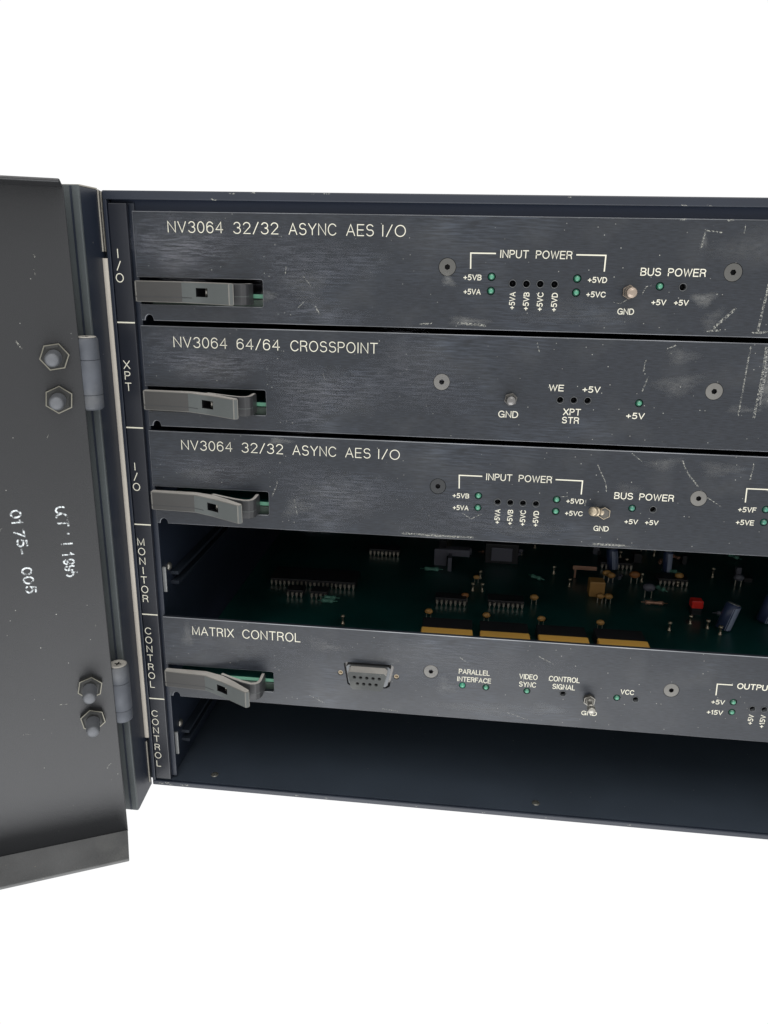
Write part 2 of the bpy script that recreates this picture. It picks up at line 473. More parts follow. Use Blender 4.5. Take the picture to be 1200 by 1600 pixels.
# guide tabs and bolts on the inner side frame of the two empty slots
for z0, z1, zs in ((-143.6, -132.9, -135.6), (-220.4, -209.6, -210.0)):
    rp('latch_tab', MB().box(-1.15, 0.75, 4.6, 5.4, z0, z1, bev=0.15), MT['tab'])
    b = MB().lathe([(1.75, 0), (1.7, 0.5), (1.3, 1.0), (0.6, 1.25), (0, 1.3)], 18, (-1.2, 12.5, zs), (1, 0, 0))
    rp('bolt', b, MT['steel'])
for x in (15.8, 155.2):
    rp('floor_rivet', MB().lathe([(1.7, 0), (1.6, 0.12), (0.9, 0.32), (0, 0.36)], 20, (x, 6, -230.5), (0, 0, 1)), MT['steel'])
# wall side card guides behind the front (seen as faint ribs in the open slots)
for k in (3, 5):
    zb = -38.1 * k - 28
    rp('card_guide', MB().box(-1.2, 2.2, 14, 230, zb - 1.6, zb - 0.2).box(-1.2, 2.2, 14, 230, zb + 2.6, zb + 4.0), MT['inside'])
# made-up cream strip in place of the background showing through the chassis-cheek gap
gap_strip = MB()
pr = [(1.35 * math.cos(a), -0.7 * math.sin(a)) for a in [math.pi * i / 8 for i in range(9)]]
gap_strip.prism([(-10.75 + p, -0.1 + q) for p, q in pr] + [(-12.1, 2.0), (-9.4, 2.0)], -209.5, -15.6, 'z')
rp('gap_background_strip', gap_strip, MT['cream'], 'pale cream strip standing in for the background seen through the gap beside the slot labels')

rp('added_gap_filler', MB().box(-13.2, -8.4, 2.9, 3.6, -232.5, 6.2), MT['inside'])  # added dark filler, keeps the white surround from showing through
# hinge cheek: plate standing forward of the chassis, with a front flange
cheek = rp('hinge_bracket', MB().box(-13.0, -11.6, -12.6, 2.4, -235.3, 6.6, bev=0.25), MT['chassis'], 'dark upright hinge bracket between the door and the chassis')
cheek2 = MB().box(-22, -11.35, -13.8, -12.6, -236.4, 6.9, bev=0.3)
part('bracket_flange', cheek2, MT['flange'], cheek, None, None, 'greenish grey front edge of the hinge bracket')
part('bracket_rib', MB().box(-14.3, -13.7, -14.1, -13.8, -236.0, 6.5), MT['chassis'], cheek)
part('bare_edge', MB().box(-11.6, -11.25, -0.3, 0.5, -13.4, 6.7, bev=0.1).box(-11.55, -11.25, 1.6, 2.5, -13.4, 6.4, bev=0.1), MT['edge'], cheek)
part('bare_edge', MB().box(-11.6, -11.25, -0.3, 0.5, -232.5, -212, bev=0.1), MT['edge'], cheek)
part('bare_edge', MB().box(-22, -11.4, -12.6, -0.3, 6.6, 7.1, bev=0.2), MT['edge'], cheek)
part('bracket_end', MB().prism([(-12.6, -235.3), (-12.6, -237.2), (-11.2, -237.4), (1.5, -235.3)], -22, -11.7, 'x'), MT['chassis'], cheek)

# chipped paint on the chassis edges
chips = MB()
rc = random.Random(4)
for i in range(26):
    zz = rc.choice([-232.1, -231.9, 3.9, 5.8, 6.0]); xx = rc.uniform(-9, 250) if i > 8 else rc.uniform(-8, 6)
    if i <= 8: zz = -232.0 + rc.uniform(-.4, .6)
    ribbon(chips, [(xx, zz), (xx + rc.uniform(.5, 2.0), zz + rc.uniform(-.15, .15))], rc.uniform(.25, .5), -1.012 - 0.001 * i, lambda a, b, yy: (a, yy, b))
link('paint_chips', chips.mesh('paint_chips', MT['scuff'], fix=False), rack, RO, None, None, 'stuff')
# hinges
for z0 in (-65.8, -190.0):
    hinge = MB()
    hx, hy, L_ = -12.0, -17.2, 24.6
    z1 = z0 + L_
    hinge.lathe([(0.6, 0.0), (3.0, 0.1), (3.75, 0.7), (3.85, 1.2), (3.85, 5.2), (3.6, 5.35)], 28, (hx, hy, z0), (0, 0, 1))
    h = rp('hinge', hinge, MT['hinge'], None)
    part('knuckle', MB().lathe([(3.7, 5.4), (3.9, 5.55), (3.9, 17.0), (3.7, 17.15)], 28, (hx, hy, z0), (0, 0, 1)), MT['hinge'], h)
    part('knuckle', MB().lathe([(3.6, 17.2), (3.82, 17.35), (3.82, 23.9), (3.5, 24.5), (3.1, 24.6)], 28, (hx, hy, z0), (0, 0, 1)), MT['hinge'], h)
    cap = MB().lathe([(3.35, 24.62), (3.2, 24.9), (2.2, 24.95), (2.0, 24.7), (0.0, 24.7)], 24, (hx, hy, z0), (0, 0, 1))
    cap.box(hx - 1.3, hx + 1.3, hy - 0.25, hy + 0.25, z1 + 0.15, z1 + 0.24, 1).box(hx - 0.25, hx + 0.25, hy - 1.3, hy + 1.3, z1 + 0.26, z1 + 0.32, 1)
    part('hinge_cap', cap, [MT['hinge_cap'], MT['void']], h)
    part('leaf', MB().box(-22, -12, -15.4, -13.85, z0 + 1, z1 - 1, bev=0.3), MT['hinge'], h)

# the open door, in its own frame: x along the door, y towards the camera side, z up
door = link('door', None, rack, (-12.6 - 188, -21.2 - 150, 233), (0, 0, math.radians(205.84)), 'dark grey sheet metal door swung wide open, inner side with four nuts in view')
door.empty_display_size = 0.01
DW = 385
dm = MB().box(0, DW, -1.4, 0, -241.1, 6.2, bev=0.3)
part('door_panel', dm, MT['door'], door)
part('top_flange', MB().box(0.2, DW, 0.05, 16.8, 5.2, 6.4, bev=0.5), MT['door'], door)
part('bottom_flange', MB().box(0.1, DW, 0.05, 17.2, -241.3, -240.0, bev=0.35), MT['lip'], door, None, None, 'scuffed lower flange of the open door, lightened in colour to look lit')
part('end_flange', MB().box(DW, DW + 1.2, 0, 17, -241.2, 6.3, bev=0.3), MT['door'], door)

def hexnut(R_, h, hole):
    bm = bmesh.new()
    vs = [bm.verts.new((R_ * math.cos(math.radians(60 * i)), 0, R_ * math.sin(math.radians(60 * i)))) for i in range(6)]
    f = bm.faces.new(vs)
    r = bmesh.ops.extrude_face_region(bm, geom=[f])
    top = [g for g in r['geom'] if isinstance(g, bmesh.types.BMVert)]
    bmesh.ops.translate(bm, verts=top, vec=(0, h, 0))
    tf = [g for g in r['geom'] if isinstance(g, bmesh.types.BMFace)][0]
    sf = bmesh.ops.inset_region(bm, faces=[tf], thickness=R_ * 0.085, depth=0)
    for ff in sf['faces']:
        ff.material_index = 1
    s2 = bmesh.ops.inset_region(bm, faces=[tf], thickness=R_ * 0.18, depth=-h * 0.28)
    for ff in bm.faces:
        if abs(ff.normal.y) < 0.2 and len(ff.verts) == 4 and ff.material_index == 0:
            pass
    return bm
nut_me = MB().add_bm(hexnut(4.75, 2.1, 2.4)).mesh('hex_nut', [MT['nut'], MT['worn']])
prof = [(2.45, 0)]
h_ = 1.6
while h_ < 8.6:
    prof += [(2.52, h_), (2.18, h_ + 0.34)]
    h_ += 0.68
prof += [(2.35, 9.0), (2.1, 10.1), (1.5, 10.5), (0.0, 10.55)]
stud_me = MB().lathe(prof, 22, (0, 0, 0), (0, 1, 0)).mesh('threaded_stud', MT['stud'])
for x, z, r in ((7.9, -47.0, 8), (7.95, -61.2, 24), (8.3, -171.0, 18), (8.5, -185.0, 40)):
    n = link('hex_nut', nut_me, door, (x, 0.02, z), (0, math.radians(r), 0))
    link('threaded_stud', stud_me, door, (x, 0.02, z), (math.radians(random.uniform(-2, 2)), 0, math.radians(random.uniform(-3, 3))))
# rubber stamped date and number, running down the door
def stamp(s, x, z, h, adv, seed):
    rnd = random.Random(seed)
    mb = MB()
    zz = z
    for i, ch in enumerate(s):
        w, st = G[ch]
        jx, jz = rnd.uniform(-.25, .25), rnd.uniform(-.15, .15)
        k = adv * 0.72 / 0.62
        for j, p in enumerate(st):
            if ch in '24' and s.startswith('O'):
                p = p[:max(2, len(p) // 2)] if rnd.random() < 0.8 else p[:2]
            elif len(p) > 12 and s.startswith('O') and rnd.random() < 0.6:
                q0 = rnd.randint(0, 4)
                p = p[q0:len(p) - rnd.randint(2, 6)]
            ribbon(mb, [(a * k, b * h) for a, b in p], 0.60, 0.03 + 0.002 * j, lambda a, b, yy: (x + jx - b - 0.05 * (z - zz), yy, zz + jz - a))
        zz -= adv
    return mb.mesh('stamped_lettering', MT['stamp'], fix=False)
link('stamped_lettering', stamp('OCT 24 1995', 13.2, -99.2, 3.4, 2.48, 3), door, None, None, 'smudged white stamped date running down the door')
link('stamped_lettering', stamp('0175- 005', 27.4, -99.4, 3.0, 3.55, 5), door, None, None, 'white stamped number running down the door')

dmb = MB()
rd = random.Random(21)
for i in range(16):
    x_, z_ = rd.uniform(4, 60), rd.uniform(-230, -5)
    a_ = rd.uniform(0, 3.1); l_ = rd.uniform(.6, 2.6)
    ribbon(dmb, [(x_, z_), (x_ + l_ * .5 * math.cos(a_), z_ + l_ * .5 * math.sin(a_) + .2), (x_ + l_ * math.cos(a_), z_ + l_ * math.sin(a_))], rd.uniform(.12, .3), 0.012 + 0.001 * i, lambda a, b, yy: (a, yy, b))
for i, (x_, z_) in enumerate(((19, -42),)):
    ribbon(dmb, [(x_, z_), (x_ - 1.3, z_ - 2.2)], .5, 0.03 + 0.001 * i, lambda a, b, yy: (a, yy, b))
link('scratch_marks', dmb.mesh('scratch_marks', MT['scuff'], fix=False), door, kind='stuff')

# ================================================================== THE PLUG-IN CARDS
PX1 = 372                      # right end of the front panels
HZ = -36.3
def panel_outline():
    P = [(0, 0), (PX1, 0), (PX1, HZ)]
    P += [(5.0, HZ)] + [(3.55 + 1.5 * math.cos(math.radians(a)), HZ + 0.15 + 1.9 * math.sin(math.radians(a))) for a in range(0, 181, 22)] + [(2.0, HZ)]
    P += [(0.6, HZ), (0.6, -30.75), (44.6, -30.75), (45.1, -30.3), (45.1, -22.1), (44.6, -21.6), (0, -21.6)]
    return P

def make_panel(card, leds, holes, screws, dsub=False):
    mb = MB().prism(panel_outline(), 0, 1.7)
    me = mb.mesh('front_panel', [MT['anodized'], MT['edge2']])
    bm = bmesh.new(); bm.from_mesh(me)
    ed = [e for e in bm.edges if all(abs(v.co.y) < 1e-7 for v in e.verts) and len(e.link_faces) == 2]
    bmesh.ops.bevel(bm, geom=ed, offset=0.22 * U, segments=1, affect='EDGES', material=1)
    bm.to_mesh(me); bm.free()
    o = link('front_panel', me, card)
    cut = MB()
    for x, z in leds:
        cut.lathe([(1.38, -3), (1.38, 1)], 24, (x, 0, z))
    for x, z in holes:
        cut.lathe([(1.42, -3), (1.42, 1)], 24, (x, 0, z))
    for x, z in screws:
        cut.lathe([(2.98, -3), (2.98, 1)], 36, (x, 0, z))
    if dsub:
        cut.prism([(73.9, -15.3), (75.1, -14.5), (93.1, -14.5), (94.2, -15.3), (92.6, -24.3), (91.2, -25.2), (76.9, -25.2), (75.5, -24.3)], -2, 3)
        for x in (72.66, 95.2):
            cut.lathe([(1.15, -3), (1.15, 1)], 20, (x, 0, -19.6))
    boolean_cut(o, cut.mesh('cut', MT['anodized']))
    return o
MT['edge2'] = mat('worn_highlit_panel_edge', (0.26, 0.27, 0.29), 0.4, 0.4, var=0.5)  # panel edge wear, with its bright highlight line put into the colour

# --- shared meshes
led_prof = [(1.2, -1.4), (1.2, -0.5), (1.12, -0.1), (0.95, 0.18), (0.68, 0.42), (0.35, 0.56), (0.0, 0.6)]
def led_mesh(k):
    mb = MB().lathe(led_prof, 20)
    for i, f in enumerate(mb.f):
        r_ = max(math.hypot(mb.v[j][0], mb.v[j][2]) for j in f)
        if r_ < 0.69 and r_ > 0.30:
            mb.mi[i] = 1
    return mb.mesh('indicator_lamp', [MT[k], MT['led_core_dim' if k == 'led_dim' else 'led_core']])
led_me = {k: led_mesh(k) for k in ('led', 'led_dim', 'led_bright')}
jack_me = MB().lathe([(1.36, -2.0), (1.36, 0.08), (1.24, 0.22), (1.08, 0.08), (1.02, -1.9), (0, -1.9)], 22).mesh('test_jack', MT['ring'])
jackin_me = MB().lathe([(1.01, -1.5), (0.0, -1.45)], 16).mesh('socket', MT['void'])
def screw_mesh(m, socket=0.98):
    mb = MB()
    seg = 36
    mb.lathe([(2.86, -1.4), (2.86, -0.14), (2.72, 0.0)], seg)
    mb.f.pop(); mb.mi.pop(); mb.sm.pop()
    b = len(mb.v) - seg
    c = len(mb.v)
    for r, y in ((socket, 0.0), (socket, 1.1)):
        for i in range(seg):
            a = 2 * math.pi * i / seg
            # hexagonal radius
            k = math.cos(math.pi / 6) / math.cos(((a + math.pi / 6) % (math.pi / 3)) - math.pi / 6)
            # same frame as lathe: e1, e2
            ax = Vector((0, -1, 0)); e1 = ax.cross(Vector((0, 0, 1))).normalized(); e2 = ax.cross(e1)
            v = e1 * (r * k * math.cos(a)) + e2 * (r * k * math.sin(a))
            mb.v.append((v.x, y, v.z))
    for i in range(seg):
        j = (i + 1) % seg
        mb.face([b + i, b + j, c + j, c + i], 0)
        mb.face([c + i, c + j, c + seg + j, c + seg + i], 1)
    mb.face([c + seg + i for i in range(seg)], 1)
    return mb.mesh('hex_socket_screw', [m, MT['void']])
scr_me = {k: screw_mesh(MT[k]) for k in ('screw', 'screw_mid', 'screw_dark')}

def lever_parts(card, seed):
    """ejector: front lever bending outwards to the right, with the spring body behind its tip"""
    zt, zb = -22.75, -29.75
    outer = [(0.3, -3.2), (0.9, -3.6), (17.8, -4.6), (26, -8.4), (37.6, -14.8), (38.9, -13.9)]
    inner = [(38.6, -12.6), (31.5, -7.4), (25.2, -3.4), (17.5, -0.9), (0.3, -0.6)]
    mb = MB()
    bm = bmesh.new()
    pl = outer + inner
    vs = [bm.verts.new((x, y, zb)) for x, y in pl]
    f = bm.faces.new(vs)
    r = bmesh.ops.extrude_face_region(bm, geom=[f])
    bmesh.ops.translate(bm, verts=[g for g in r['geom'] if isinstance(g, bmesh.types.BMVert)], vec=(0, 0, zt - zb))
    bmesh.ops.recalc_face_normals(bm, faces=bm.faces)
    for ff in bm.faces:
        ff.material_index = 2 if ff.normal.z > 0.8 else 0
        c = ff.calc_center_median()
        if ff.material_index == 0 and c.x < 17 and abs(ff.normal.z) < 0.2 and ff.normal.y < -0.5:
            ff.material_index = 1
    bmesh.ops.bevel(bm, geom=[e for e in bm.edges if e.calc_face_angle(0) > 0.5], offset=0.24, segments=2, affect='EDGES', material=4)
    mb.add_bm(bm)
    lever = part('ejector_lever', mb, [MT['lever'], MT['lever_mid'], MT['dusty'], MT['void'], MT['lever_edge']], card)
    # window through the lever
    cx, cy = 26.7, -7.0
    ang = math.atan2(-14.8 + 8.4, 37.6 - 26)
    cutm = MB()
    d = Vector((math.cos(ang), math.sin(ang), 0)); nn = Vector((math.sin(ang), -math.cos(ang), 0))
    c0 = Vector((26.6, -8.0, 0))
    b = len(cutm.v)
    pts = []
    for s_ in (-2.75, 2.75):
        for t_ in (-3.5, 1.9):
            for z in (-27.5, -24.6):
                v = c0 + d * s_ + nn * t_
                pts.append((v.x, v.y, z))
    cutm.v += pts
    for q in ((0, 1, 3, 2), (4, 6, 7, 5), (0, 4, 5, 1), (2, 3, 7, 6), (0, 2, 6, 4), (1, 5, 7, 3)):
        cutm.face([i for i in q], 3)
    boolean_cut(lever, cutm.mesh('cut', [MT['lever'], MT['lever_mid'], MT['dusty'], MT['void'], MT['lever_edge']]))
    pin = MB().lathe([(0.55, -1.3), (0.55, 1.3)], 12, (27.5, -7.0, -26), (0, 0, 1))
    part('pivot_pin', pin, MT['steel'], lever)
    part('mould_line', MB().prism([(0.5, -3.3), (0.9, -3.66), (17.8, -4.66), (22, -6.6), (22, -6.2), (17.8, -4.3), (0.9, -3.3)], -28.1, -27.85, 'z'), MT['lever_dark'], lever)
    v = c0 + nn * -2.6
    # spring body behind, rounded right end
    body = [(23.5, -2.4), (28.5, -4.9), (33.5, -7.2), (37.6, -8.5), (39.9, -8.3), (41.3, -7.0), (41.7, -5.0), (41.5, 1.0),
            (39.9, 1.0), (40.0, -4.6), (39.5, -6.2), (37.8, -6.7), (33.9, -5.5), (28.8, -3.2), (24.2, -0.9)]
    bb = MB()
    bm = bmesh.new()
    vs = [bm.verts.new((x, y, -29.9)) for x, y in body]
    f = bm.faces.new(vs)
    r = bmesh.ops.extrude_face_region(bm, geom=[f])
    bmesh.ops.translate(bm, verts=[g for g in r['geom'] if isinstance(g, bmesh.types.BMVert)], vec=(0, 0, 7.0))
    bmesh.ops.recalc_face_normals(bm, faces=bm.faces)
    for ff in bm.faces:
        ff.material_index = 1 if ff.normal.z > 0.8 else 0
    bmesh.ops.bevel(bm, geom=[e for e in bm.edges if e.calc_face_angle(0) > 0.5], offset=0.25, segments=1, affect='EDGES')
    bb.add_bm(bm)
    sb = part('spring_body', bb, [MT['lever_dark'], MT['dusty']], lever)
    part('mould_line', MB().prism([(33.5, -7.27), (37.6, -8.58), (39.95, -8.38), (41.37, -7.05), (41.77, -5.0), (41.6, -5.0), (41.2, -6.9), (39.9, -8.2), (37.6, -8.4), (33.5, -7.1)], -27.2, -26.95, 'z'), MT['lever'], lever)
    return lever
MT['lever_edge'] = mat('highlit_plastic_edge', (0.19, 0.185, 0.17), 0.6, var=0.4, bump=0.2)  # edge highlight painted as a paler bevel colour
MT['lever_mid'] = mat('shaded_grey_plastic', (0.040, 0.039, 0.037), 0.5, var=0.2, bump=0.12, bscale=3000, speck=0.35)  # same plastic as the lever, shade of its left face put in

def post(card, x, z, m, tilt=(0, 0), ln=6.5, knob=1.25, r=0, R_=2.3):
    """ground post: hex nut on the panel, threaded neck, rounded knob"""
    bm = hexnut(R_, 1.6, 1)
    bm.transform(Matrix.Rotation(math.radians(30 + r), 4, 'Y') @ Matrix.Diagonal((1, -1, 1, 1)))
    p = part('ground_post', MB().add_bm(bm), [MT['post_dark'], m], card, (x, -0.02, z))
    ax = Vector((tilt[0], -1, tilt[1])).normalized()
    pr_ = [(knob * .8, 0.5), (knob * .8, 2.0), (knob * .62, 2.1), (knob * .58, ln - 3.3), (knob, ln - 3.1), (knob * 1.04, ln - 2.5), (knob * .62, ln - 2.3),
           (knob * .62, ln - 1.9), (knob, ln - 1.7), (knob * 1.04, ln - 1.0), (knob * .97, ln - 0.35), (knob * 0.86, ln - .05), (knob * .7, ln - .1), (knob * .62, ln + .02), (knob * .3, ln + .1), (0, ln + 0.1)]
    part('stud', MB().lathe(pr_, 22, (0, 0, 0), ax), m, p)
    return p

def bracket(card, pts, wt=0.42):
    mb = MB()
    ribbon(mb, pts, wt, -0.03, lambda a, b, yy: (a, yy, b))
    link('bracket_line', mb.mesh('bracket_line', MT['ink'], fix=False), card)

def letter(card, items, wt):
    for s, x0, x1, z, h in items:
        link('lettering', text_mesh(s, x0, x1, z, h, wt), card)
def vletter(card, items, wt):
    for s, x, z0, z1, h in items:
        link('lettering', text_mesh(s, z0, z1, x, h, wt, vertical=True), card)

def scratches(card, items, m='scuff'):
    mb = MB()
    for i, (pts, w) in enumerate(items):
        ribbon(mb, pts, w, -0.010 - 0.0012 * (i % 12), lambda a, b, yy: (a, yy, b))
    link('scratch_marks', mb.mesh('scratch_marks', MT[m], fix=False), card, kind='stuff')

def smears_and_glare(card, items, m='smear'):
    """soft patches on the metal: x, z, half width, half height, turn, strength"""
    mb = MB(); fall = []
    off = 0.0 if m == 'smear' else -0.011
    for i, (x, z, a, b, t, k) in enumerate(items):
        c, s_ = math.cos(math.radians(t)), math.sin(math.radians(t))
        o = len(mb.v); y = -0.006 - 0.0011 * (i % 12) + (0.003 if m == 'glare' else 0)
        mb.v.append((x, y, z)); fall.append(k)
        for ring, fl_ in ((0.5, 0.6), (1.0, 0.0)):
            for q in range(20):
                an = math.radians(18 * q); jt = 1 + 0.25 * math.sin(3 * an + i)
                u, v = a * ring * math.cos(an) * jt, b * ring * math.sin(an) * jt
                mb.v.append((x + u * c - v * s_, y, z + u * s_ + v * c)); fall.append(k * fl_)
        for q in range(20):
            n = (q + 1) % 20
            mb.face([o, o + 1 + q, o + 1 + n]); mb.face([o + 1 + q, o + 21 + q, o + 21 + n, o + 1 + n])
    me = mb.mesh('dust_smears' if m == 'smear' else 'painted_glare', MT[m], fix=False)
    at = me.attributes.new('fall', 'FLOAT', 'POINT')
    at.data.foreach_set('value', fall)
    link(me.name.split('.')[0], me, card, kind='stuff')

def board(card, mini=True):
    zt = -26.5
    b = part('circuit_board', MB().box(4, 366, 3.4, 270, zt - 1.5, zt), MT['pcb'], card)
    part('board_edge', MB().box(4, 366, 3.05, 3.38, zt - 1.45, zt - 0.05), MT['pcb_edge'], b)
    part('edge_reflection_strip', MB().box(4, 366, 3.3, 4.4, zt - 5.0, zt - 1.9), MT['under'], b)  # added strip, grey-green reflection under the board edge put into its colour
    return b

def lamps(card, items):
    for x, z, k in items:
        link('indicator_lamp', led_me[k], card, (x, -0.1, z))
def jacks(card, items):
    for x, z in items:
        j = link('test_jack', jack_me, card, (x, 0, z))
        link('socket', jackin_me, j, (0, 0, 0))
def screws(card, items):
    for x, z, k, r in items:
        link('hex_socket_screw', scr_me[k], card, (x, 0.02, z), (0, math.radians(r), 0))

grp = 'plug-in cards stacked in the rack'
# ---------- audio cards (first and third slots)
IO_LED = [(123.3, -18.95), (123.35, -23.5), (151.35, -18.95), (151.4, -23.4), (178.1, -20.8), (223.7, -18.8), (223.8, -23.5)]
IO_HOLE = [(130.4, -21.0), (134.95, -21.0), (139.5, -20.95), (144.15, -20.95), (185.4, -20.9)]
IO_SCREW = [(108.45, -16.15), (200.45, -16.0)]
def audio_card(slot, label, lampset, sk, gmat, tilt, ln, knob, right):
    c = empty('audio_card', (0, 0, -38.1 * slot), label, 'circuit card', grp)
    leds = IO_LED if right else IO_LED[:5]
    make_panel(c, leds, IO_HOLE, IO_SCREW)
    lamps(c, [(x, z, k) for (x, z), k in zip(leds, lampset)])
    jacks(c, IO_HOLE)
    screws(c, [(x, z, k, random.uniform(0, 60)) for (x, z), k in zip(IO_SCREW, sk)])
    letter(c, [('NV3064', 12.4, 31.9, -6.75, 3.7), ('32/32', 35.45, 51.05, -6.8, 3.75), ('ASYNC', 54.6, 70.85, -6.85, 3.75), ('AES', 74.2, 83.5, -6.88, 3.72), ('I/O', 86.2, 94.2, -6.9, 3.68)], 0.30)
    letter(c, [('INPUT', 125.6, 135.0, -12.95, 2.55), ('POWER', 137.3, 149.1, -12.95, 2.55), ('BUS', 171.4, 177.9, -17.6, 2.48), ('POWER', 180.1, 192.05, -17.6, 2.48)], 0.31)
    letter(c, [('+5VB', 113.95, 120.0, -20.2, 1.85), ('+5VA', 114.25, 120.0, -24.8, 1.85), ('+5VD', 154.8, 161.0, -20.15, 1.85), ('+5VC', 154.75, 161.0, -24.75, 1.85),
               ('+5V', 176.0, 180.7, -26.75, 1.8), ('+5V', 183.2, 187.85, -26.7, 1.8), ('GND', 165.4, 170.8, -30.05, 2.0)], 0.29)
    vletter(c, [('+5VA', 131.6, -29.3, -23.65, 1.95), ('+5VB', 136.2, -29.5, -23.65, 1.95), ('+5VC', 140.8, -29.6, -23.6, 1.95), ('+5VD', 145.5, -29.65, -23.6, 1.95)], 0.29)
    bracket(c, [(116.2, -16.4), (116.0, -11.6), (124.1, -11.58)])
    bracket(c, [(150.5, -11.53), (159.8, -11.55), (159.8, -16.4)])
    if right:
        letter(c, [('+5VF', 214.35, 220.5, -20.15, 1.9), ('+5VE', 214.35, 220.5, -24.9, 1.9)], 0.29)
        bracket(c, [(216.35, -16.4), (216.1, -11.55), (226.2, -11.5)])
        letter(c, [('OUTPUT', 227.5, 240, -12.95, 2.55)], 0.37)
    post(c, 168.3, -22.8, gmat, tilt, ln, knob)
    lever_parts(c, slot)
    board(c)
    return c
c0 = audio_card(0, 'topmost black card panel lettered ASYNC AES I/O, under the rack roof', ['led'] * 5, ('screw_mid', 'screw_mid'), MT['copper'], (0.03, -0.02), 5.4, 1.75, False)
c2 = audio_card(2, 'black ASYNC AES I/O card panel with brass post bent left, above the open slot', ['led', 'led', 'led', 'led', 'led_dim', 'led_dim', 'led_dim'],
                ('screw_dark', 'screw'), MT['brass'], (-0.95, 0.32), 7.6, 1.65, True)
scratches(c0, [([(53.5, -17), (53.2, -19.5)], .3), ([(59.5, -20.2), (62.0, -23.2)], .25), ([(63.5, -30.0), (64.9, -32.5)], .5), ([(57.5, -30.5), (59.5, -28.6)], .25),
  ([(164.0, -26.2), (166.0, -26.6), (168, -25.4)], .25), ([(172.8, -23.3), (173.8, -21.0), (175.4, -20.6)], .3), ([(197.0, -33.5), (202.8, -27.4)], .9),
  ([(195, -34.6), (199, -34.3)], .6), ([(213.6, -7.5), (212.0, -20), (211.0, -34.4)], .75), ([(209.5, -34.8), (216.5, -34.2)], .7), ([(189.5, -8.5), (190, -3.4), (195, -4)], .45), ([(113, -34.2), (118, -34.6), (122, -34.8)], .8), ([(100, -35), (104, -34.5)], .5), ([(202, -1.6), (202, -4)], .3),
  ([(182, -0.3), (183.4, -0.2)], .5), ([(196.5, -0.4), (198.0, -0.2)], .5)])
smears_and_glare(c0, [(192.5, -24.5, 4.5, 2.6, 5, .55), (109, -20.5, 3.0, 2.0, -40, .45), (47, -27, 3.5, 2.2, 10, .3), (190, -6.5, 1.2, 3.5, 0, .25), (196, -31, 3, 5, -35, .2), (218, -25, 3, 11, 0, .55), (60, -23, 9, 6, 0, .12), (15, -12, 12, 9, 10, .10), (116, -33.5, 8, 1.6, 0, .4), (150, -30, 20, 5, 0, .07), (206, -8, 16, 6, 0, .12)])
def chalk(cc, zt_, zb_):
    rr = random.Random(int(-zb_ * 10))
    its = []
    for i in range(9):
        xx = rr.uniform(214.6, 221); z_ = zt_ - rr.uniform(0, 3); ps = []
        while z_ > zb_ + rr.uniform(0, 5):
            ps.append((xx, z_)); z_ -= rr.uniform(1.5, 4); xx += rr.uniform(-.25, .25)
        if len(ps) > 1: its.append((ps, rr.uniform(.35, 1.0)))
    scratches(cc, its, 'chalk')
chalk(c0, -17, -34.8)

scratches(c2, [([(164.5, -5.5), (168, -12.0), (168.5, -15.0)], .35), ([(175.8, -0.8), (179.5, -3.5)], .3), ([(193.2, -2.7), (195.4, -6.9), (199.6, -11.6)], .5), ([(203.5, -15.6), (208.5, -18.5)], .3),
  ([(217.0, -2.5), (216.7, -8.5)], .45), ([(118, -26), (121, -28), (125, -25.8)], .3), ([(96, -35.0), (108, -35.3), (122, -35.2)], .7), ([(166, -35.1), (177, -35.2)], .7), ([(151, -18.0), (155, -17.5)], .3), ([(46.5, -23), (48, -20), (48.7, -17)], .35), ([(55, -24), (56, -30)], .25), ([(161.4, -20.5), (161.8, -18.6)], .5)])
smears_and_glare(c2, [(187, -4, 7, 2.5, 10, .22), (206, -5, 8, 3, 0, .22), (50, -1.8, 5, 1.3, 0, .6), (56, -27, 7, 4, 20, .22), (70, -20, 14, 7, 0, .10), (20, -16, 9, 4, 0, .13), (140, -31, 18, 3, 0, .1), (176, -14, 5, 3, 0, .15), (110, -35.2, 10, 0.9, 0, .5), (172, -35.2, 9, .8, 0, .5)])

# ---------- crosspoint card
c1 = empty('crosspoint_card', (0, 0, -38.1), 'second card panel from the top, black, lettered CROSSPOINT', 'circuit card', grp)
XH = [(149.4, -21.1), (154.05, -21.05), (158.7, -21.0)]
make_panel(c1, [(176.05, -21.2)], XH, [(108.2, -16.35), (200.2, -16.3)])
lamps(c1, [(176.05, -21.2, 'led')]); jacks(c1, XH)
screws(c1, [(108.2, -16.35, 'screw', 12), (200.2, -16.3, 'screw', 40)])
letter(c1, [('NV3064', 11.9, 31.6, -7.3, 3.75), ('64/64', 35.06, 50.7, -7.32, 3.75), ('CROSSPOINT', 54.5, 85.5, -7.35, 3.7)], 0.30)
letter(c1, [('GND', 128.5, 135.4, -28.0, 2.4), ('WE', 145.2, 150.3, -18.1, 2.25), ('+5V', 156.6, 162.6, -18.2, 2.15), ('XPT', 150.8, 156.8, -26.3, 2.35), ('STR', 150.6, 156.5, -29.2, 2.3), ('+5V', 172.2, 178.4, -26.7, 2.15)], 0.32)
post(c1, 132.4, -21.3, MT['gunmetal'], (0.0, 0.0), 5.0, 1.6, 12)
lever_parts(c1, 1); board(c1)
scratches(c1, [([(176.6, -6.6), (176.2, -10.2)], .45), ([(178.0, -12.2), (176.6, -17)], .45), ([(183, -2.6), (185.8, -1.4)], .4), ([(209.6, -1.2), (209.2, -24)], .5), ([(214.6, -1.2), (214.9, -8), (214.4, -24.5)], .8), ([(140, -2), (141, -5)], .25), ([(218, -18.5), (220, -18.6)], .3), ([(66, -15), (67, -17)], .25)])
